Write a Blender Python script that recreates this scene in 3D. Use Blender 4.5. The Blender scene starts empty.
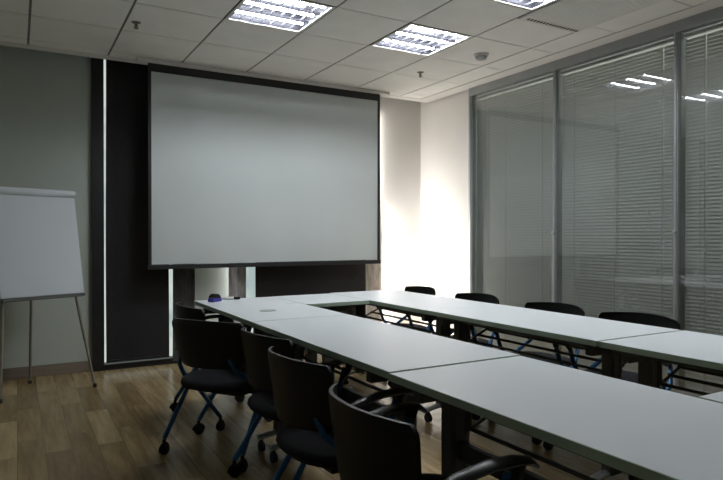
import bpy, bmesh, math, random
from mathutils import Vector, Matrix
random.seed(7)
PI = math.pi
scene = bpy.context.scene
COL = scene.collection

# ------------------------------------------------------------------ materials
def _nt(name):
    m = bpy.data.materials.new(name); m.use_nodes = True
    nt = m.node_tree; nt.nodes.clear()
    out = nt.nodes.new('ShaderNodeOutputMaterial')
    return m, nt, out

def mat(name, color, rough=0.5, metal=0.0, var=0.06, scale=8.0, bump=0.0, bscale=60.0,
        stretch=(1, 1, 1), spec=0.5, trans=0.0):
    """principled surface with a little procedural noise in colour and relief"""
    m, nt, out = _nt(name)
    b = nt.nodes.new('ShaderNodeBsdfPrincipled')
    b.inputs['Roughness'].default_value = rough
    b.inputs['Metallic'].default_value = metal
    b.inputs['Specular IOR Level'].default_value = spec
    tc = nt.nodes.new('ShaderNodeTexCoord')
    mp = nt.nodes.new('ShaderNodeMapping'); mp.inputs['Scale'].default_value = stretch
    nt.links.new(tc.outputs['Object'], mp.inputs['Vector'])
    n = nt.nodes.new('ShaderNodeTexNoise'); n.inputs['Scale'].default_value = scale
    n.inputs['Detail'].default_value = 4
    nt.links.new(mp.outputs['Vector'], n.inputs['Vector'])
    r = nt.nodes.new('ShaderNodeValToRGB')
    r.color_ramp.elements[0].position = 0.3; r.color_ramp.elements[1].position = 0.7
    r.color_ramp.elements[0].color = tuple(c*(1-var) for c in color) + (1,)
    r.color_ramp.elements[1].color = tuple(min(1, c*(1+var)) for c in color) + (1,)
    nt.links.new(n.outputs['Fac'], r.inputs['Fac'])
    nt.links.new(r.outputs['Color'], b.inputs['Base Color'])
    if bump > 0:
        n2 = nt.nodes.new('ShaderNodeTexNoise'); n2.inputs['Scale'].default_value = bscale
        nt.links.new(mp.outputs['Vector'], n2.inputs['Vector'])
        bp = nt.nodes.new('ShaderNodeBump'); bp.inputs['Strength'].default_value = bump
        bp.inputs['Distance'].default_value = 0.01
        nt.links.new(n2.outputs['Fac'], bp.inputs['Height'])
        nt.links.new(bp.outputs['Normal'], b.inputs['Normal'])
    last = b.outputs[0]
    if trans > 0:
        t = nt.nodes.new('ShaderNodeBsdfTranslucent')
        nt.links.new(r.outputs['Color'], t.inputs['Color'])
        mx = nt.nodes.new('ShaderNodeMixShader'); mx.inputs['Fac'].default_value = trans
        nt.links.new(b.outputs[0], mx.inputs[1]); nt.links.new(t.outputs[0], mx.inputs[2])
        last = mx.outputs[0]
    nt.links.new(last, out.inputs['Surface'])
    return m

def emit(name, color, strength):
    m, nt, out = _nt(name)
    e = nt.nodes.new('ShaderNodeEmission')
    e.inputs['Color'].default_value = color + (1,); e.inputs['Strength'].default_value = strength
    nt.links.new(e.outputs[0], out.inputs['Surface'])
    return m

def glass(name, tint, ior=1.5, gain=1.0, rough=0.0):
    m, nt, out = _nt(name)
    t = nt.nodes.new('ShaderNodeBsdfTransparent'); t.inputs['Color'].default_value = tint + (1,)
    g = nt.nodes.new('ShaderNodeBsdfGlossy'); g.inputs['Roughness'].default_value = rough
    f = nt.nodes.new('ShaderNodeFresnel')
    gm = nt.nodes.new('ShaderNodeNewGeometry'); mr = nt.nodes.new('ShaderNodeMapRange')   # same reflectance from both faces
    mr.inputs['To Min'].default_value = ior; mr.inputs['To Max'].default_value = 1/ior
    nt.links.new(gm.outputs['Backfacing'], mr.inputs['Value']); nt.links.new(mr.outputs[0], f.inputs['IOR'])
    k = nt.nodes.new('ShaderNodeMath'); k.operation = 'MULTIPLY'; k.use_clamp = True
    k.inputs[1].default_value = gain
    nt.links.new(f.outputs[0], k.inputs[0])
    mx = nt.nodes.new('ShaderNodeMixShader')
    nt.links.new(k.outputs[0], mx.inputs['Fac'])
    nt.links.new(t.outputs[0], mx.inputs[1]); nt.links.new(g.outputs[0], mx.inputs[2])
    nt.links.new(mx.outputs[0], out.inputs['Surface'])
    return m

def wood_floor():
    m, nt, out = _nt('oak_planks')
    L = nt.links.new
    b = nt.nodes.new('ShaderNodeBsdfPrincipled')
    tc = nt.nodes.new('ShaderNodeTexCoord')
    mp = nt.nodes.new('ShaderNodeMapping'); mp.inputs['Rotation'].default_value = (0, 0, PI/2)
    L(tc.outputs['Object'], mp.inputs['Vector'])
    br = nt.nodes.new('ShaderNodeTexBrick')
    br.inputs['Scale'].default_value = 1.0
    br.inputs['Brick Width'].default_value = 0.75; br.inputs['Row Height'].default_value = 0.135
    br.inputs['Mortar Size'].default_value = 0.0015; br.inputs['Mortar Smooth'].default_value = 0.1
    br.inputs['Bias'].default_value = 0.0
    br.offset = 0.37; br.offset_frequency = 2; br.squash = 1.0
    br.inputs['Color1'].default_value = (0.0, 0.0, 0.0, 1)
    br.inputs['Color2'].default_value = (1, 1, 1, 1)
    br.inputs['Mortar'].default_value = (0.4, 0.4, 0.4, 1)
    L(mp.outputs['Vector'], br.inputs['Vector'])
    # grain stretched along the planks
    mg = nt.nodes.new('ShaderNodeMapping'); mg.inputs['Scale'].default_value = (16, 1.6, 1)
    L(tc.outputs['Object'], mg.inputs['Vector'])
    # shift the grain per plank
    addv = nt.nodes.new('ShaderNodeVectorMath'); addv.operation = 'MULTIPLY_ADD'
    L(br.outputs['Color'], addv.inputs[0]); addv.inputs[1].default_value = (7, 13, 5)
    L(mg.outputs['Vector'], addv.inputs[2])
    gn = nt.nodes.new('ShaderNodeTexNoise'); gn.inputs['Scale'].default_value = 1.5
    gn.inputs['Detail'].default_value = 7; gn.inputs['Roughness'].default_value = 0.62
    L(addv.outputs[0], gn.inputs['Vector'])
    # plank tone
    rp = nt.nodes.new('ShaderNodeValToRGB')
    e = rp.color_ramp.elements
    e[0].position = 0.0; e[0].color = (0.27, 0.185, 0.085, 1)
    e[1].position = 1.0; e[1].color = (0.52, 0.395, 0.21, 1)
    L(br.outputs['Color'], rp.inputs['Fac'])
    rg = nt.nodes.new('ShaderNodeValToRGB')
    e = rg.color_ramp.elements
    e[0].position = 0.32; e[0].color = (0.55, 0.5, 0.44, 1)
    e[1].position = 0.62; e[1].color = (1, 1, 1, 1)
    L(gn.outputs['Fac'], rg.inputs['Fac'])
    mul = nt.nodes.new('ShaderNodeMix'); mul.data_type = 'RGBA'; mul.blend_type = 'MULTIPLY'
    mul.inputs['Factor'].default_value = 0.85
    L(rp.outputs['Color'], mul.inputs['A']); L(rg.outputs['Color'], mul.inputs['B'])
    dk = nt.nodes.new('ShaderNodeMix'); dk.data_type = 'RGBA'; dk.blend_type = 'MIX'
    L(br.outputs['Fac'], dk.inputs['Factor'])
    L(mul.outputs['Result'], dk.inputs['A']); dk.inputs['B'].default_value = (0.17, 0.115, 0.055, 1)
    L(dk.outputs['Result'], b.inputs['Base Color'])
    b.inputs['Roughness'].default_value = 0.27
    b.inputs['Specular IOR Level'].default_value = 0.45
    bp = nt.nodes.new('ShaderNodeBump'); bp.inputs['Strength'].default_value = 0.06
    bp.inputs['Distance'].default_value = 0.004
    L(gn.outputs['Fac'], bp.inputs['Height']); L(bp.outputs['Normal'], b.inputs['Normal'])
    L(b.outputs[0], out.inputs['Surface'])
    return m

M = {}
M['wall'] = mat('painted_wall', (0.50, 0.555, 0.505), 0.7, var=0.02, scale=3, bump=0.03, bscale=150)  # greenish cast of the light on the left is put into this colour
M['wall_lit'] = mat('painted_wall_lit', (0.74, 0.72, 0.69), 0.7, var=0.02, scale=3, bump=0.03, bscale=150)  # same paint, with the warm window light of the corner put into its colour
M['tile'] = mat('ceiling_tile', (0.84, 0.84, 0.81), 0.9, var=0.03, scale=5, bump=0.08, bscale=220)
M['tbar'] = mat('ceiling_grid_dark', (0.16, 0.16, 0.155), 0.7)  # dark tone of the grid bars between tiles
M['border'] = mat('ceiling_border', (0.74, 0.73, 0.70), 0.8, var=0.02)
M['floor'] = wood_floor()
M['base'] = mat('baseboard', (0.23, 0.19, 0.15), 0.5, var=0.1, scale=4, stretch=(1, 1, 8))
M['black'] = mat('black_frame', (0.012, 0.012, 0.014), 0.5)
M['blind'] = mat('black_blind_fabric', (0.016, 0.015, 0.017), 0.85, var=0.2, scale=40, bump=0.15, bscale=300)
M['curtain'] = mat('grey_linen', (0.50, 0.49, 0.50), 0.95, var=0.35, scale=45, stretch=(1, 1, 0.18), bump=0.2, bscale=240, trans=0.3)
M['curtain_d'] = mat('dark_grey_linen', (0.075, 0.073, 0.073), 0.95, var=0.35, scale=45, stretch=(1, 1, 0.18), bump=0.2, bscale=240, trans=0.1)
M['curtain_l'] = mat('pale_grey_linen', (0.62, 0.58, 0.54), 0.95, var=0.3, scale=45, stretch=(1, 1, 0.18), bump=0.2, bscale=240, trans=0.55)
M['screen'] = mat('matte_screen', (0.57, 0.61, 0.605), 0.85, var=0.03, scale=1.3, stretch=(1, 1, 0.4))
M['casing'] = mat('white_casing', (0.7, 0.7, 0.67), 0.6, var=0.02)
M['alu'] = mat('grey_aluminium', (0.34, 0.36, 0.365), 0.4, 0.35, var=0.05)
M['alu_l'] = mat('silver_aluminium', (0.62, 0.64, 0.66), 0.35, 0.8, var=0.05)
M['slat'] = mat('slat_grey', (0.58, 0.585, 0.56), 0.55, var=0.03, scale=2, trans=0.06)
M['cord'] = mat('grey_cord', (0.22, 0.23, 0.22), 0.7)
M['pane'] = glass('partition_glass', (0.87, 0.885, 0.88), 1.5, 1.9)
M['wpane'] = glass('window_glass', (0.9, 0.95, 0.93), 1.5, 1.0)
M['top'] = mat('white_laminate', (0.72, 0.76, 0.79), 0.42, var=0.015, scale=2, bump=0.01, bscale=300)
M['band'] = mat('green_grey_edge', (0.42, 0.54, 0.44), 0.5, var=0.05)
M['steel'] = mat('dark_steel', (0.085, 0.088, 0.085), 0.45, 0.3, var=0.1)
M['plastic'] = mat('black_plastic', (0.006, 0.006, 0.0065), 0.42, var=0.1, bump=0.03, bscale=200, spec=0.25)
M['rubber'] = mat('black_rubber', (0.012, 0.012, 0.012), 0.6)
M['fabric'] = mat('black_seat_fabric', (0.007, 0.007, 0.011), 0.95, var=0.25, scale=90, bump=0.2, bscale=400)
M['arm'] = mat('arm_satin_black', (0.018, 0.02, 0.025), 0.35)
M['blue'] = mat('blue_paint', (0.012, 0.10, 0.25), 0.35, 0.2, var=0.08)
M['tube'] = emit('fluorescent_tube', (0.93, 0.965, 1.0), 98.0)
M['louver'] = mat('louvre_aluminium', (0.018, 0.018, 0.025), 0.4, 0.0, var=0.03)
M['blade'] = mat('louvre_blade_white', (0.09, 0.092, 0.11), 0.5, 0.0, var=0.03)
M['housing'] = mat('light_housing', (0.02, 0.02, 0.026), 0.4, 0.0, var=0.03)
M['paper'] = mat('flipchart_paper', (0.62, 0.675, 0.71), 0.8, var=0.02, scale=2)
M['paper_b'] = mat('flipchart_back', (0.42, 0.44, 0.45), 0.5)
M['bronze'] = mat('grey_metal_leg', (0.28, 0.27, 0.24), 0.4, 0.6)
M['purple'] = mat('violet_felt', (0.045, 0.04, 0.28), 0.7, var=0.15)
M['white'] = mat('white_plastic', (0.8, 0.8, 0.78), 0.4)
M['grey'] = mat('grey_plastic', (0.40, 0.42, 0.42), 0.45)
M['brass'] = mat('dull_brass', (0.22, 0.20, 0.16), 0.4, 0.7)
M['vent'] = mat('vent_grey', (0.86, 0.86, 0.83), 0.5, 0.1, var=0.05, scale=6, stretch=(14, 0.4, 1))
M['dark'] = mat('dark_slot', (0.015, 0.015, 0.015), 0.8)
M['corr'] = mat('corridor_wall', (0.35, 0.36, 0.34), 0.8)

# ------------------------------------------------------------------ mesh helpers
def NB(): return bmesh.new()

def box(bm, lo, hi, bevel=0.0):
    cx = [(a+b)/2 for a, b in zip(lo, hi)]; s = [abs(b-a) for a, b in zip(lo, hi)]
    r = bmesh.ops.create_cube(bm, size=1.0, matrix=Matrix.Translation(cx) @ Matrix.Diagonal((*s, 1)))
    if bevel > 0:
        vs = set(r['verts'])
        es = [e for e in bm.edges if e.verts[0] in vs and e.verts[1] in vs]
        bmesh.ops.bevel(bm, geom=es, offset=bevel, segments=2, affect='EDGES', profile=0.7)
    return bm

def tube(bm, pts, rad, seg=10, caps=True, flat=1.0, up=None):
    """sweep a (possibly flattened) circle along a polyline; rad is a number or one per point"""
    pts = [Vector(p) for p in pts]; n = len(pts)
    if not isinstance(rad, (list, tuple)): rad = [rad]*n
    rings = []
    prev = None
    for i, p in enumerate(pts):
        d = (pts[min(i+1, n-1)] - pts[max(i-1, 0)]).normalized()
        ref = Vector(up) if up else (prev if prev else (Vector((0, 0, 1)) if abs(d.z) < .9 else Vector((1, 0, 0))))
        a = d.cross(ref).normalized(); b = a.cross(d).normalized()
        prev = b
        rings.append([bm.verts.new(p + rad[i]*(math.cos(2*PI*k/seg)*a + flat*math.sin(2*PI*k/seg)*b)) for k in range(seg)])
    for i in range(n-1):
        for k in range(seg):
            bm.faces.new((rings[i][k], rings[i][(k+1) % seg], rings[i+1][(k+1) % seg], rings[i+1][k]))
    if caps:
        bm.faces.new(rings[0][::-1]); bm.faces.new(rings[-1])
    return bm

def lathe(bm, prof, origin=(0, 0, 0), seg=20, axis='Z'):
    """prof: list of (radius, height)"""
    o = Vector(origin)
    def P(r, h, a):
        c, s = r*math.cos(a), r*math.sin(a)
        return o + (Vector((c, s, h)) if axis == 'Z' else Vector((h, c, s)) if axis == 'X' else Vector((c, h, s)))
    rings = [[bm.verts.new(P(max(r, 1e-4), h, 2*PI*k/seg)) for k in range(seg)] for r, h in prof]
    for i in range(len(rings)-1):
        for k in range(seg):
            bm.faces.new((rings[i][k], rings[i][(k+1) % seg], rings[i+1][(k+1) % seg], rings[i+1][k]))
    bm.faces.new(rings[0][::-1]); bm.faces.new(rings[-1])
    return bm

def sheet(bm, f, nu, nv, thick=0.0, tdir=None):
    """grid surface f(u,v) -> point; with thickness along tdir(u,v)"""
    def grid(off):
        return [[bm.verts.new(Vector(f(i/nu, j/nv)) + off*(Vector(tdir(i/nu, j/nv)) if tdir else Vector((0, 1, 0))))
                 for j in range(nv+1)] for i in range(nu+1)]
    A = grid(0)
    for i in range(nu):
        for j in range(nv):
            bm.faces.new((A[i][j], A[i+1][j], A[i+1][j+1], A[i][j+1]))
    if thick:
        B = grid(thick)
        for i in range(nu):
            for j in range(nv):
                bm.faces.new((B[i][j], B[i][j+1], B[i+1][j+1], B[i+1][j]))
        for i in range(nu):
            bm.faces.new((A[i][0], B[i][0], B[i+1][0], A[i+1][0]))
            bm.faces.new((A[i][nv], A[i+1][nv], B[i+1][nv], B[i][nv]))
        for j in range(nv):
            bm.faces.new((A[0][j], A[0][j+1], B[0][j+1], B[0][j]))
            bm.faces.new((A[nu][j], B[nu][j], B[nu][j+1], A[nu][j+1]))
    return bm

def obj(name, bm, m, parent=None, smooth=False, label=None):
    bmesh.ops.recalc_face_normals(bm, faces=bm.faces)
    me = bpy.data.meshes.new(name); bm.to_mesh(me); bm.free()
    me.materials.append(m)
    if smooth:
        for p in me.polygons: p.use_smooth = True
        me.set_sharp_from_angle(angle=0.7)
    o = bpy.data.objects.new(name, me); COL.objects.link(o)
    if parent: o.parent = parent
    if label: o['label'] = label
    return o

def tag(o, label, cat, group=None):
    o['label'] = label; o['category'] = cat
    if group: o['group'] = group
    return o

def thing(name, label, cat, loc=(0, 0, 0), rz=0.0, group=None):
    o = bpy.data.objects.new(name, None); COL.objects.link(o)
    o.empty_display_size = 0.1
    o.location = loc; o.rotation_euler = (0, 0, rz)
    return tag(o, label, cat, group)

def struct(name, bm, m, parent=None, smooth=False):
    o = obj(name, bm, m, parent, smooth)
    if not parent: o['kind'] = 'structure'
    return o

def dup(root, loc, rz, label, group=None):
    r = root.copy(); COL.objects.link(r); r.location = loc; r.rotation_euler = (0, 0, rz)
    r['label'] = label
    if group: r['group'] = group
    for ch in list(root.children):
        c = ch.copy(); COL.objects.link(c); c.parent = r
        for g in list(ch.children):
            d = g.copy(); COL.objects.link(d); d.parent = c
    return r

# ------------------------------------------------------------------ the room
H = 2.75                       # ceiling height
XL, XR = -1.5, 4.13            # left wall, right partition plane
YB, YN = 5.85, -2.4            # window wall, wall behind
YC = 5.68                      # ceiling stops here, blind pocket beyond
HP = 2.98                      # top of the pocket

struct('floor', box(NB(), (XL-.1, YN-.1, -.1), (6.1, YB+.15, 0)), M['floor'])

# window wall with two openings
W1 = (0.672, 1.33); W2 = (1.985, 3.40)
bm = NB()
for a, b in ((XL-.1, W1[0]), (W1[1], W2[0])):
    box(bm, (a, YB, 0), (b, YB+.15, HP))
for a, b in (W1, W2):
    box(bm, (a, YB, 0), (b, YB+.15, .035)); box(bm, (a, YB, 2.94), (b, YB+.15, HP))
struct('wall_back', bm, M['wall'])
struct('wall_corner', box(NB(), (W2[1], YB, 0), (XR+.15, YB+.15, HP)), M['wall_lit'])  # continues wall_back, in the copy coloured as lit by warm daylight
struct('wall_left', box(NB(), (XL-.1, YN, 0), (XL, YB, HP)), M['wall'])
struct('wall_rear', box(NB(), (XL-.1, YN-.1, 0), (6.1, YN, HP)), M['wall'])
struct('wall_right', box(NB(), (XR+.032, 4.925, 0), (XR+.15, YB+.15, HP)), M['wall_lit'])
struct('wall_corridor', box(NB(), (6.0, YN, 0), (6.1, YB+.15, HP)), M['corr'])
bm = NB(); box(bm, (XL, YB-.016, 0), (W1[0]-.11, YB, .095), .004)
struct('baseboard_back', bm, M['base'])
struct('baseboard_left', box(NB(), (XL, YN, 0), (XL+.016, YB-.016, .095), .004), M['base'])

# ceiling: tiles with narrow gaps showing a dark grid backing
GX, GY, T = 0.0842, 4.218, 0.6
LIGHTS = [(2, -1), (4, -1), (4, -3), (4, -5)]
VENT = (3.10, 3.692, 1.97, 3.172)
def gx(i): return GX + T*i
def gy(j): return GY + T*j
bm = NB()
XE, YE = 3.965, 5.575          # grid stops here, plain border beyond
for i in range(-3, 7):
    for j in range(-12, 3):
        if (i, j) in LIGHTS: continue
        x0, x1, y0, y1 = max(gx(i), XL), min(gx(i+1), XE), max(gy(j), YN), min(gy(j+1), YE)
        if x1 - x0 < .05 or y1 - y0 < .05: continue
        ga, gb = .0085, .005
        if x0 < VENT[1]-.02 and x1 > VENT[0]+.02 and y0 < VENT[3]-.02 and y1 > VENT[2]+.02:
            # the grille takes the place of the tile, cut pieces fill the rest
            if y1 > VENT[3]+.05: y0 = VENT[3]
            elif y0 < VENT[2]-.05: y1 = VENT[2]
            else:
                if x1 <= VENT[1]+.05: continue
                x0 = VENT[1]
        box(bm, (x0+ga, y0+gb, H), (x1-ga, y1-gb, H+.012))
ceil = struct('ceiling', bm, M['tile'])
bm = NB()
def plate(x0, x1, y0, y1): box(bm, (x0, y0, H+.005), (x1, y1, H+.02))
# backing as strips that leave the light cells open
cells = sorted(LIGHTS)
xs = sorted({XL, gx(2), gx(3), gx(4), gx(5), XE})
for a, b in zip(xs[:-1], xs[1:]):
    ii = round((a - GX)/T)
    holes = sorted([(gy(j), gy(j+1)) for (i, j) in LIGHTS if i == ii and abs(gx(ii)-a) < .01])
    y = YN
    for h0, h1 in holes:
        plate(a, b, y, h0); y = h1
    plate(a, b, y, YE)
obj('ceiling_grid', bm, M['tbar'], ceil)
bm = NB()
box(bm, (XL, YE+.004, H-.002), (XR, YC, H+.03)); box(bm, (XE+.004, YN, H-.002), (XR, YE+.004, H+.03))
box(bm, (XL, YC-.02, H-.004), (XR, YC, HP))
struct('trim_1', bm, M['border'])
bm = NB(); box(bm, (XL-.1, YN-.1, HP), (6.1, YB+.15, HP+.06))
struct('ceiling_slab', bm, M['wall'])

# ------------------------------------------------------------------ windows in the back wall
def back_window(name, x0, x1, fl, fr, ft, fb):
    bm = NB()
    y0, y1 = YB-.05, YB+.05
    box(bm, (x0-fl, y0, 0.0), (x0+.004, y1, 2.97)); box(bm, (x1-.004, y0, 0.0), (x1+fr, y1, 2.97))
    box(bm, (x0, y0, 0.0), (x1, y1, fb)); box(bm, (x0, y0, 2.94-ft), (x1, y1, 2.97))
    f = struct(name, bm, M['black'])
    obj('pane', box(NB(), (x0, YB+.06, .04), (x1, YB+.066, 2.93)), M['wpane'], f)
back_window('window_1', W1[0], W1[1], .094, .02, .02, .05)
back_window('window_2', W2[0], W2[1], .005, .005, .02, .05)

def roller(label, x0, x1, y, z0, z1, wob):
    t = thing('roller_blind', label, 'blind', ((x0+x1)/2, y, z0))
    w = x1-x0
    f = lambda u, v: (-w/2 + u*w + wob*math.sin(v*5+u*2)*(u-.5), .004*math.sin(u*9)*(1-v), v*(z1-z0))
    obj('fabric', sheet(NB(), f, 24, 20, .0025), M['blind'], t, True)
    obj('bottom_rail', box(NB(), (-w/2, -.008, -.002), (w/2, .012, .022), .004), M['black'], t)
    bm = NB(); lathe(bm, [(.026, -w/2), (.026, w/2)], (0, .03, z1-z0), 16, 'X')
    obj('roller', bm, M['black'], t, True)
roller('long black roller blind nearest the flip chart with bright gaps down both sides', .689, 1.232, 5.765, .075, 2.9, .006)
roller('wide black roller blind hanging behind the lower right half of the projection screen', 2.075, 3.338, 5.745, .09, 2.9, .01)

def curtain(label, x0, x1, m, flare=0.0):
    t = thing('curtain', label, 'curtain', ((x0+x1)/2, 5.755, .03))
    w = x1-x0
    def f(u, v):
        fl = flare*(1-v)**1.4*u
        return (-w/2 + u*w + fl + .004*math.sin(v*6), .004*math.sin(u*PI*3+.6)*(.6+.4*(1-v)), v*2.85)
    obj('fabric', sheet(NB(), f, 32, 16, .002), m, t, True)
    bm = NB(); lathe(bm, [(.008, -w/2-.01), (.008, w/2+.01)], (0, 0, 2.85), 10, 'X')
    obj('rod', bm, M['black'], t, True)
curtain('narrow dark grey linen curtain between the left black blind and the white wall strip', 1.262, 1.466, M['curtain_d'])
curtain('narrow mid grey linen curtain just right of the white wall strip under the screen', 1.795, 1.972, M['curtain'])
curtain('narrow pale beige grey linen curtain at the lower right corner of the screen', 3.352, 3.535, M['curtain_l'], .035)

# ------------------------------------------------------------------ glass partition (right)
MULL = [4.90, 3.765, 2.635, 1.50, 0.365, -0.77, -1.905]
ZT = 2.665
bm = NB()
box(bm, (XR-.012, YN, ZT), (XR+.10, 4.925, H+.0), .003)          # head rail
box(bm, (XR-.002, YN, 0), (XR+.10, 4.925, .10))
struct('trim_2', bm, M['alu'])
struct('trim_3', box(NB(), (XR, YN, H), (XR+.1, 4.925, HP)), M['wall'])
for n, y in enumerate(MULL):
    bm = NB()
    w = .016 if n else .026
    box(bm, (XR-.012, y-w, .10), (XR+.10, y+w, ZT), .003)
    box(bm, (XR-.018, y-w*.45, .10), (XR-.010, y+w*.45, ZT))
    o = struct('trim_%d' % (n+4), bm, M['alu'])
    if n in (1, 2):
        b2 = NB(); lathe(b2, [(.009, 0), (.012, -.006), (.010, -.016), (.003, -.018)], (XR-.018, y, 1.235), 14, 'X')
        obj('knob', b2, M['alu_l'], o, True)
BL = ['leftmost venetian blind behind the partition glass, beside the white corner wall',
      'wide middle venetian blind behind glass, between the two visible aluminium mullions',
      'rightmost venetian blind behind glass, right of the second aluminium mullion']
def hole(n, c):     # half width of the cord slots, wider where light shows through
    return .0026 if (n, c) in ((1, 1), (2, 3)) else .0004
for n in range(len(MULL)-1):
    ya, yb = MULL[n+1]+.016, MULL[n]-.016
    bm = NB(); box(bm, (XR+.006, ya, .10), (XR+.012, yb, ZT))
    o = struct('window_%d' % (n+3), bm, M['pane'])
    lab = BL[n] if n < 3 else 'venetian blind behind partition glass beside the camera position'
    t = thing('venetian_blind', lab, 'blind', (XR+.055, (ya+yb)/2, .10), 0, 'venetian blinds in the glass partition')
    w = yb-ya-.03
    cords = [[-w*.36, w*.08, w*.36], [-w*.40, -w*.02, w*.36], [-w*.30, -w*.02, w*.36]][min(n, 2)]
    bm = NB()
    zt = ZT-.10; nz = 93; pit = (zt-.06)/nz
    tilt = math.radians(68)
    dx, dz = .0155*math.cos(tilt), .0155*math.sin(tilt)
    seg = [-w/2] + sorted(cords) + [w/2]
    for k in range(nz):
        z = .022 + k*pit
        for s in range(len(seg)-1):
            a = seg[s] + hole(n, s); b = seg[s+1] - hole(n, s+1)
            pa = [(-dx, -dz), (-.0012, .0016), (dx, dz)]
            top = [[bm.verts.new((px, yy, z+pz)) for px, pz in pa] for yy in (a, b)]
            for q in range(2):
                bm.faces.new((top[0][q], top[1][q], top[1][q+1], top[0][q+1]))
    obj('slats', bm, M['slat'], t)
    bm = NB(); box(bm, (-.016, -w/2, zt-.038), (.016, w/2, zt-.012), .003)
    obj('head_rail', bm, M['slat'], t)
    bm = NB(); box(bm, (-.014, -w/2, .0), (.014, w/2, .012), .003)
    obj('bottom_rail', bm, M['slat'], t)
    for c in cords:
        bm = NB(); tube(bm, [(-.019, c, .01), (-.019, c, zt-.03)], .0011, 5)
        obj('cord', bm, M['cord'], t)

# ------------------------------------------------------------------ ceiling fixtures
def make_light(i, j, label):
    t = thing('ceiling_light', label, 'ceiling light', (gx(i)+T/2, gy(j)+T/2, H), 0, 'recessed louvred ceiling lights')
    h = T/2-.006
    bm = NB()
    # housing: open box
    box(bm, (-h, -h, .115), (h, h, .125))
    for s in (-1, 1):
        box(bm, (s*h-.004, -h, 0), (s*h+.004, h, .12)); box(bm, (-h, s*h-.004, 0), (h, s*h+.004, .12))
    obj('housing', bm, M['housing'], t)
    bm = NB()
    for s in (-1, 1):
        box(bm, (min(s*h, s*(h-.022)), -h, -.003), (max(s*h, s*(h-.022)), h, .004))
        box(bm, (-h, min(s*h, s*(h-.022)), -.003), (h, max(s*h, s*(h-.022)), .004))
    obj('frame', bm, M['casing'], t)
    hh = h-.022
    bm = NB()
    for k in range(1, 7):                                   # cross blades
        x = -hh + 2*hh*k/7
        for y0, y1 in ((-hh, -.105), (-.085, .085), (.105, hh)):
            box(bm, (x-.0022, y0, .001), (x+.0022, y1, .015))
    obj('louvre', bm, M['blade'], t)
    bm = NB()
    for y in (-.095, .095, -hh+.004, hh-.004):              # wedge reflectors along the tubes
        for s in (-1, 1):
            v = [bm.verts.new(p) for p in ((-hh, y, .002), (hh, y, .002), (hh, y+s*.008, .022), (-hh, y+s*.008, .022))]
            bm.faces.new(v)
    obj('reflector', bm, M['louver'], t)
    for y in (-.187, 0, .187):
        bm = NB(); tube(bm, [(-.262, y, .036), (.262, y, .036)], .014, 12)
        obj('fluorescent_tube', bm, M['tube'], t, True)
    return t
lab = {(2, -1): 'lit square louvred ceiling light above the projection screen, cut by the top of the photo',
       (4, -1): 'lit square louvred ceiling light seen whole near the smoke detector',
       (4, -3): 'lit louvred ceiling light of which only a corner shows beside the air grille'}
L0 = None
for (i, j) in LIGHTS:
    lb = lab.get((i, j), 'lit louvred ceiling light over the near end of the room, above the frame')
    if L0 is None: L0 = make_light(i, j, lb)
    else: dup(L0, (gx(i)+T/2, gy(j)+T/2, H), 0, lb, 'recessed louvred ceiling lights')

t = thing('air_grille', 'grey ceiling air grille with a row of dark slots beside the ceiling light', 'vent',
          ((VENT[0]+VENT[1])/2, (VENT[2]+VENT[3])/2, H))
w, l = (VENT[1]-VENT[0])/2-.004, (VENT[3]-VENT[2])/2-.004
bm = NB()
box(bm, (-w, -l, -.004), (w, l-.075, .004))
for k in range(26):
    x = -w+.012 + k*(2*w-.024)/25
    box(bm, (x-.003, -l+.01, -.008), (x+.003, l-.085, -.003))
obj('panel', bm, M['vent'], t)
bm = NB()
box(bm, (-w, l-.072, -.006), (w, l, .004), .002)
obj('slot_bar', bm, M['border'], t)
bm = NB()
for k in range(17):
    x = -w+.06 + k*(2*w-.09)/16
    box(bm, (x-.008, l-.055, -.0085), (x+.006, l-.028, -.0055))
obj('slots', bm, M['dark'], t)

def sprinkler(x, y, label):
    t = thing('sprinkler', label, 'sprinkler', (x, y, H+.003), 0, 'ceiling sprinklers')
    obj('rosette', lathe(NB(), [(.032, 0), (.034, -.004), (.024, -.010), (.012, -.012)], seg=20), M['brass'], t, True)
    obj('body', lathe(NB(), [(.009, -.010), (.009, -.026), (.006, -.030), (.006, -.040)], seg=12), M['brass'], t, True)
    bm = NB()
    for s in (-1, 1): tube(bm, [(s*.009, 0, -.022), (s*.014, 0, -.034), (s*.005, 0, -.046)], .0025, 6)
    obj('yoke', bm, M['brass'], t, True)
    obj('deflector', lathe(NB(), [(.004, -.044), (.017, -.046), (.017, -.048), (.003, -.050)], seg=16), M['brass'], t, True)
sprinkler(.755, 4.60, 'dark ceiling sprinkler above the left black blind')
sprinkler(3.312, 4.66, 'dark ceiling sprinkler between the square light and the back corner')
t = thing('smoke_detector', 'pale round smoke detector on the ceiling right of the square light', 'smoke detector', (3.44, 3.95, H))
obj('base', lathe(NB(), [(.062, .002), (.062, -.014), (.056, -.017)], seg=28), M['white'], t, True)
obj('sensor_head', lathe(NB(), [(.050, -.016), (.050, -.026), (.042, -.040), (.022, -.048), (.004, -.049)], seg=28), M['grey'], t, True)

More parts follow.
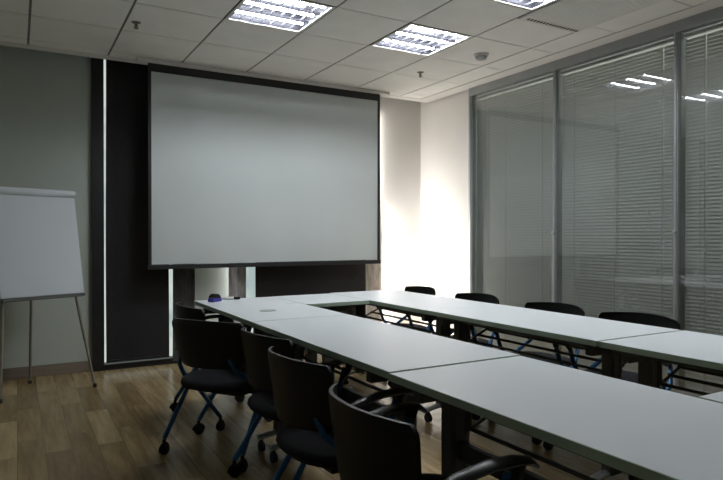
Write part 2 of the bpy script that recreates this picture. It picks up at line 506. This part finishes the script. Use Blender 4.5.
# ------------------------------------------------------------------ projection screen
t = thing('projection_screen', 'large white projection screen with black border pulled down in front of the blinds', 'projection screen', (2.19, 5.50, .914))
x0, x1, z1 = -1.189, 1.188, 1.735
bw = .026
def scr(u, v):
    x = x0+bw + u*(x1-x0-2*bw)
    wv = .006*math.sin(x*5.2+.8*v+1)*(1-v)**.6 + .003*math.sin(x*13+2*v)*(1-v)
    return (x, wv, .03+bw*.3 + v*(z1-.040))
obj('screen_surface', sheet(NB(), scr, 90, 30, .002), M['screen'], t, True)
bm = NB()
box(bm, (x0, -.006, 0), (x0+bw, .008, z1)); box(bm, (x1-bw, -.006, 0), (x1, .008, z1))
box(bm, (x0, -.006, z1-.002), (x1, .008, z1+.07))
obj('black_border', bm, M['black'], t)
obj('bottom_bar', box(NB(), (x0-.006, -.012, -.006), (x1+.006, .014, .034), .004), M['black'], t)
bm = NB(); box(bm, (-1.285, -.05, z1+.068), (1.285, .075, z1+.0985), .006)
obj('casing', bm, M['casing'], t)

# ------------------------------------------------------------------ flip chart
t = thing('flip_chart', 'white flip chart pad on a metal tripod stand by the left wall', 'flip chart', (0, 0, 0))
BLc, BRc = Vector((-.105, 5.065, .735)), Vector((.462, 5.30, .735))
e = (BRc-BLc); wd = e.length; ex = e.normalized()
upv = (Vector((-.065, .158, .845))).normalized(); nrm = ex.cross(upv).normalized()   # towards the camera side
if nrm.y > 0: nrm = -nrm
hb = .835
def FP(a, b, c=0): return BLc + ex*a + upv*b + nrm*c
def slab(a0, a1, b0, b1, c0, c1, taper=0.0):
    bm = NB()
    v = [bm.verts.new(FP(a, b, c)) for c in (c0, c1) for a, b in ((a0, b0), (a1, b0), (a1-taper, b1), (a0-taper*.0, b1))]
    for f in ((0, 1, 2, 3), (7, 6, 5, 4), (0, 4, 5, 1), (1, 5, 6, 2), (2, 6, 7, 3), (3, 7, 4, 0)):
        bm.faces.new([v[k] for k in f])
    return bm
obj('board', slab(0.02, wd-.02, .0, hb-.02, -.008, .004), M['paper_b'], t)
pd = slab(0.0, wd, .012, hb-.045, .005, .016)
pad = obj('paper_pad', pd, M['paper'], t)
bm = NB(); tube(bm, [FP(-.004, hb-.015, .014), FP(wd+.002, hb-.015, .014)], .03, 14)
obj('rolled_sheet', bm, M['paper'], t, True)
obj('ledge', slab(0.0, wd-.01, -.016, .006, -.004, .05), M['steel'], t)
apex = FP(wd*.5, hb*.92, -.03)
for a, foot in (((.02, .0), (-.105, 5.04, 0)), ((wd-.05, .0), (.537, 5.205, 0))):
    bm = NB(); p = FP(a[0], a[1], -.02)
    d = (p-Vector(foot)).normalized()
    tube(bm, [foot, Vector(foot)+d*.38, Vector(foot)+d*.381, p, FP(a[0], hb*.9, -.02)], [.010, .010, .013, .013, .013], 10)
    lg = obj('leg', bm, M['bronze'], t, True)
    bm = NB(); lathe(bm, [(.014, 0), (.015, .015), (.012, .03)], foot, 12); obj('rubber_foot', bm, M['rubber'], lg, True)
bm = NB(); tube(bm, [(.09, 5.60, 0), (.10, 5.47, .75), apex], [.010, .012, .012], 10)
lg = obj('leg', bm, M['bronze'], t, True)
bm = NB(); lathe(bm, [(.014, 0), (.015, .015), (.012, .03)], (.09, 5.60, 0), 12); obj('rubber_foot', bm, M['rubber'], lg, True)

# ------------------------------------------------------------------ tables
TZ = .74
def wheel(bm, c, r=.026, w=.011):
    for s in (-1, 1):
        lathe(bm, [(r*.7, -w/2+s*.009), (r, -w/2+.002+s*.009), (r, w/2-.002+s*.009), (r*.7, w/2+s*.009)], c, 16, 'X')

def caster_bm(c, r=.026, w=.011, top=.03):
    bm = NB(); c = Vector(c)
    wheel(bm, (c.x, c.y, r), r, w)
    # hood over the twin wheels and the stem
    n = 8
    for s in (-1,):
        pts = [(c.x, c.y + r*1.12*math.cos(a), r + r*1.12*math.sin(a)) for a in [PI*k/n for k in range(n+1)]]
        tube(bm, pts, .009, 6, flat=.5)
    tube(bm, [(c.x, c.y, r*1.6), (c.x, c.y, r*2+top)], .010, 10)
    return bm

def make_table(x0, x1, y0, y1, label, group, grommet=None, dz=0.0, mini=False, near=.09):
    cx, cy = (x0+x1)/2, (y0+y1)/2; w, l = (x1-x0)/2-.0015, (y1-y0)/2-.0015
    t = thing('conference_table', label, 'table', (cx, cy, 0), 0, group)
    tt = obj('tabletop', box(NB(), (-w+.002, -l+.002, TZ-.025+dz), (w-.002, l-.002, TZ+dz), .0015), M['top'], t)
    bm = NB()
    for s in (-1, 1):
        box(bm, (min(s*w, s*(w-.0021)), -l, TZ-.0255+dz), (max(s*w, s*(w-.0021)), l, TZ-.0012+dz))
        box(bm, (-w, min(s*l, s*(l-.0021)), TZ-.0255+dz), (w, max(s*l, s*(l-.0021)), TZ-.0012+dz))
    obj('edge_band', bm, M['band'], tt)
    px = -.09 if not mini else 0
    ye = l-.09 if not mini else l-.16
    yn = l-near if not mini else ye
    f0, fl = (.14, .27) if not mini else (.19, .19)
    for x in (-w+.075, w-.075): obj('under_rail', box(NB(), (x-.018, -l+.05, TZ-.050), (x+.018, l-.05, TZ-.026)), M['steel'], t)
    for s in (-1, 1):
        yp = ye if s > 0 else yn
        bm = NB()
        box(bm, (px-.04, s*yp-.028, .085), (px+.04, s*yp+.028, TZ-.06), .006)
        box(bm, (px-.026, s*yp-.031, .12), (px-.020, s*yp+.031, TZ-.10)); box(bm, (px+.020, s*yp-.031, .12), (px+.026, s*yp+.031, TZ-.10))
        box(bm, (px-.16, s*yp-.02, TZ-.085), (px+.24 if not mini else px+.16, s*yp+.02, TZ-.026))
        obj('post', bm, M['steel'], t)
        bm = NB()
        tube(bm, [(px-f0, s*yp, .078), (px-.06, s*yp, .092), (px+.06, s*yp, .092), (px+fl, s*yp, .078)], .024, 12, flat=.62, up=(0, 0, 1))
        f = obj('foot', bm, M['alu_l'], t, True, 'silver foot bar')
        for q in (-f0+.02, fl-.02):
            obj('caster', caster_bm((px+q, s*yp, 0), .027, .012, .015), M['rubber'], f, True)
    bm = NB()
    rods = [-.05, .02, .09, .16, .23] if not mini else [-.1, -.03, .04, .11]
    rz = lambda k: .545 + .030*k
    for k, x in enumerate(rods):                      # sloping shelf of rods
        tube(bm, [(x+px+.09, -yn+.02, rz(k)), (x+px+.09, ye-.02, rz(k))], .0075, 8)
    for yq in (-yn+.03, ye-.03):
        tube(bm, [(rods[0]+px+.07, yq, rz(0)-.008), (rods[-1]+px+.11, yq, rz(len(rods)-1)+.008)], .007, 8)
        for k in (0, -1):
            tube(bm, [(rods[k]+px+.09, yq, rz(k % len(rods))), (rods[k]+px+.09, yq, TZ-.03)], .006, 8)
    obj('rod_shelf', bm, M['steel'], t, True)
    obj('stretcher', box(NB(), (px-.012, -yn, .45), (px+.012, ye, .51), .004), M['steel'], t)
    if grommet:
        gxx, gyy = grommet[0]-cx, grommet[1]-cy
        bm = NB()
        lathe(bm, [(.052, 0), (.052, .003), (.046, .004), (.004, .004)], (0, 0, 0), 28)
        for v in bm.verts: v.co.x *= 1.0; v.co.y *= .75
        bmesh.ops.translate(bm, vec=(gxx, gyy, TZ+dz+.0002), verts=bm.verts)
        obj('cable_grommet', bm, M['grey'], t, True, 'pale grey oval cable grommet')
    return t
GL, GR = 'tables of the left row', 'tables of the right row'
make_table(1.092, 1.692, 3.094, 4.31, 'far white table of the left row, carrying the violet eraser', GL, (1.342, 3.50), dz=.0015)
make_table(1.088, 1.692, 1.712, 3.087, 'second white table of the left row, ending at the stepped seam in mid picture', GL, dz=.002, near=.22)
make_table(1.085, 1.690, .33, 1.710, 'nearest white table of the left row, largest at the bottom right', GL, dz=-.001)
make_table(2.205, 2.83, 3.065, 4.375, 'far white table of the right row, before the bright corner', GR)
make_table(2.207, 2.83, 1.775, 3.063, 'middle white table of the right row, before the two nearer right chairs', GR, dz=.001)
make_table(2.215, 2.84, .485, 1.773, 'nearest white table of the right row, cut by the right edge', GR, dz=-.001)
make_table(1.695, 2.202, 3.72, 4.335, 'short white table bridging the two rows at the screen end', 'tables bridging the rows', mini=True)
make_table(1.695, 2.205, .40, 1.018, 'short white table of which a corner shows between the rows at the right edge', 'tables bridging the rows', mini=True)

# things on the table
t = thing('whiteboard_eraser', 'small violet and black eraser at the far left corner of the left table row', 'eraser', (1.205, 4.175, TZ+.0016), .6)
obj('felt_pad', box(NB(), (-.045, -.024, 0), (.045, .024, .026), .005), M['purple'], t, True, 'violet felt pad')
bm = NB()
f = lambda u, v: (-.037+.074*u, -.023+.046*v, .026 + .030*math.sin(PI*min(max(u, .06), .94))**.5)
sheet(bm, f, 14, 4)
for s in (0, 1):
    vs = [bm.verts.new(f(k/14, s)) for k in range(15)]; vs += [bm.verts.new((.037, -.023+.046*s, .0262)), bm.verts.new((-.037, -.023+.046*s, .0262))]
    bm.faces.new(vs)
obj('grip', bm, M['plastic'], t, True, 'black curved grip')
t = thing('marker_pen', 'white marker pen with dark cap lying behind the violet eraser', 'pen', (1.34, 4.255, TZ+.0126), -.5)
bm = NB(); lathe(bm, [(.009, -.07), (.010, -.066), (.010, .03), (.008, .032)], (0, 0, 0), 14, 'X'); obj('barrel', bm, M['white'], t, True)
bm = NB(); lathe(bm, [(.0105, .030), (.0105, .066), (.008, .072)], (0, 0, 0), 14, 'X'); obj('cap', bm, M['plastic'], t, True)

# ------------------------------------------------------------------ chairs  (local: facing +y)
def make_chair(label, loc, rz, group):
    t = thing('office_chair', label, 'chair', loc, rz, group)
    # seat cushion: rounded pad
    bm = NB()
    n, rings = 36, []
    prof = [(.0, .372), (.86, .372), (.96, .380), (1.0, .397), (.985, .414), (.93, .426), (.75, .432), (.4, .430), (.0, .427)]
    for r, z in prof:
        ring = []
        for k in range(n):
            a = 2*PI*k/n; c, s = math.cos(a), math.sin(a)
            p = 2.7
            q = (abs(c)**p + abs(s)**p)**(-1/p)
            x = .246*q*c*max(r, .001); y = .252*q*s*max(r, .001)
            zz = z - (.018*max(0, y/.232)**3 if z > .40 else .010*max(0, y/.232)**3)
            ring.append(bm.verts.new((x, y+.002, zz)))
        rings.append(ring)
    for i in range(len(rings)-1):
        for k in range(n):
            bm.faces.new((rings[i][k], rings[i][(k+1) % n], rings[i+1][(k+1) % n], rings[i+1][k]))
    bmesh.ops.remove_doubles(bm, verts=bm.verts, dist=.0006)
    obj('seat', bm, M['fabric'], t, True)
    obj('seat_pan', box(NB(), (-.19, -.16, .352), (.19, .18, .374), .006), M['plastic'], t)
    # backrest: curved shell, rounded corners, tips come forward
    def bf(u, v):
        s = 2*u-1
        hw = .218 + .034*v
        z = .505 + .257*v
        # rounded corners
        if v > .86: hw *= 1-.10*((v-.86)/.14)**2
        if v < .18: hw *= 1-.12*((.18-v)/.18)**2
        z -= .012*s*s*v
        y = -.258 - .030*v + .085*abs(s)**2.2
        return (s*hw, y, z)
    obj('backrest', sheet(NB(), bf, 28, 16, .012), M['plastic'], t, True)
    # side frames crossing under the seat
    for s in (-1, 1):
        x = s*.252
        bm = NB(); tube(bm, [(s*.270, -.235, .085), (s*.258, -.09, .30), (x, .03, .47), (x, .075, .60)], [.0135]*4, 10)
        obj('leg', bm, M['blue'], t, True)
        bm = NB(); tube(bm, [(s*.265, .225, .085), (s*.256, .02, .31), (s*.238, -.12, .43), (s*.195, -.195, .50), (s*.165, -.214, .56)], [.0135, .0135, .0135, .012, .010], 10)
        obj('leg', bm, M['blue'], t, True)
        bm = NB(); lathe(bm, [(.024, -.010), (.026, 0), (.024, .010)], (s*.257, -.010, .345), 16, 'X')
        obj('hinge', bm, M['plastic'], t, True)
        for yy in (-.235, .225):
            xx = s*(.270 if yy < 0 else .265)
            obj('caster', caster_bm((xx, yy, 0), .028, .013, .028), M['rubber'], t, True)
        # arm pad with its post
        ax = s*.268
        bm = NB()
        pts = [(s*.240, -.165, .570), (s*.252, -.135, .594), (s*.262, -.09, .614), (ax, 0, .633), (ax, .075, .634), (ax, .12, .628), (ax, .145, .610)]
        tube(bm, pts, [.013, .019, .025, .028, .028, .026, .016], 12, flat=.45, up=(0, 0, 1))
        a = obj('armrest', bm, M['arm'], t, True)
        bm = NB(); tube(bm, [(x, .058, .55), (ax*.99, .085, .59), (ax, .090, .629)], [.017, .02, .03], 10, flat=.7)
        obj('arm_bracket', bm, M['plastic'], a, True)
    bm = NB()
    tube(bm, [(-.256, -.010, .343), (.256, -.010, .343)], .011, 8)
    obj('crossbar', bm, M['blue'], t, True)
    return t
g1, g2 = 'black chairs along the left table row', 'black chairs along the right table row'
D = math.radians
ch = make_chair('far left black chair, mostly hidden, its arm against the white wall strip', (1.18, 3.93, 0), D(-88), g1)
for x, y, a, lb, g in (
    (1.045, 3.31, -57, 'turned black chair whose blue crossed legs show most, below the left blind', g1),
    (1.20, 2.665, -84, 'black chair third from the screen on the left, wedged behind the turned chair', g1),
    (1.12, 2.10, -87, 'black chair on the left just behind the nearest chair, round seat facing the bottom', g1),
    (1.03, 1.395, -94, 'nearest black chair, large backrest and both armrests at the bottom centre', g1),
    (2.825, 4.27, 86, 'black chair behind the right table row closest to the screen, against the bright corner', g2),
    (2.825, 3.52, 90, 'second black chair from the screen behind the right row, below the bright wall edge', g2),
    (2.825, 2.765, 90, 'third black chair from the screen behind the right row, by the first mullion', g2),
    (2.825, 2.15, 92, 'black chair nearest the right edge behind the right row, by the table seam', g2)):
    dup(ch, (x, y, 0), D(a), lb, g)

# ------------------------------------------------------------------ light
def area(name, loc, rot, sx, sy, power, color=(1, 1, 1), spread=180):
    l = bpy.data.lights.new(name, 'AREA'); l.shape = 'RECTANGLE'; l.size = sx; l.size_y = sy
    l.energy = power; l.color = color; l.spread = math.radians(spread)
    o = bpy.data.objects.new(name, l); COL.objects.link(o); o.location = loc; o.rotation_euler = rot
    return o
# daylight slipping out behind the blinds on either side
def aim(d): return Vector(d).to_track_quat('-Z', 'Y').to_euler()
area('daylight_right_gap', (3.585, 5.80, .80), aim((.75, -.66, 0)), .05, 1.35, 22, (1, .95, .89))
area('daylight_upper_gap', (3.535, 5.815, 1.95), aim((.95, -.3, 0)), .035, 1.3, 3.2, (1, .95, .89))
area('daylight_left_gap', (1.90, 5.80, 1.0), (0, PI/2, 0), 1.9, .06, 2.5, (1, .98, .98))
# the corridor beyond the partition
area('corridor_light', (5.2, 2.5, 1.9), (PI, 0, 0), .8, 6.0, 45, (1, .98, .94))

w = bpy.data.worlds.new('overcast'); scene.world = w; w.use_nodes = True
nt = w.node_tree; nt.nodes.clear()
o = nt.nodes.new('ShaderNodeOutputWorld'); b = nt.nodes.new('ShaderNodeBackground')
tc = nt.nodes.new('ShaderNodeTexCoord'); nz = nt.nodes.new('ShaderNodeTexNoise'); nz.inputs['Scale'].default_value = 22
rp = nt.nodes.new('ShaderNodeValToRGB')
rp.color_ramp.elements[0].position = .35; rp.color_ramp.elements[0].color = (.62, .70, .72, 1)
rp.color_ramp.elements[1].position = .6; rp.color_ramp.elements[1].color = (1, 1, .97, 1)
nt.links.new(tc.outputs['Generated'], nz.inputs['Vector']); nt.links.new(nz.outputs['Fac'], rp.inputs['Fac'])
nt.links.new(rp.outputs['Color'], b.inputs['Color']); b.inputs['Strength'].default_value = .8
nt.links.new(b.outputs[0], o.inputs['Surface'])

# ------------------------------------------------------------------ camera
cd = bpy.data.cameras.new('camera'); cam = bpy.data.objects.new('camera', cd); COL.objects.link(cam)
cd.sensor_fit = 'HORIZONTAL'; cd.sensor_width = 36; cd.lens = 36*601.455/723
cam.location = (0, 0, 1.2); cam.rotation_euler = (PI/2-.0061, 0, -.5205)
cd.clip_start = .02
scene.camera = cam
scene.view_settings.view_transform = 'Standard'
scene.view_settings.look = 'None'
scene.view_settings.exposure = 0.0
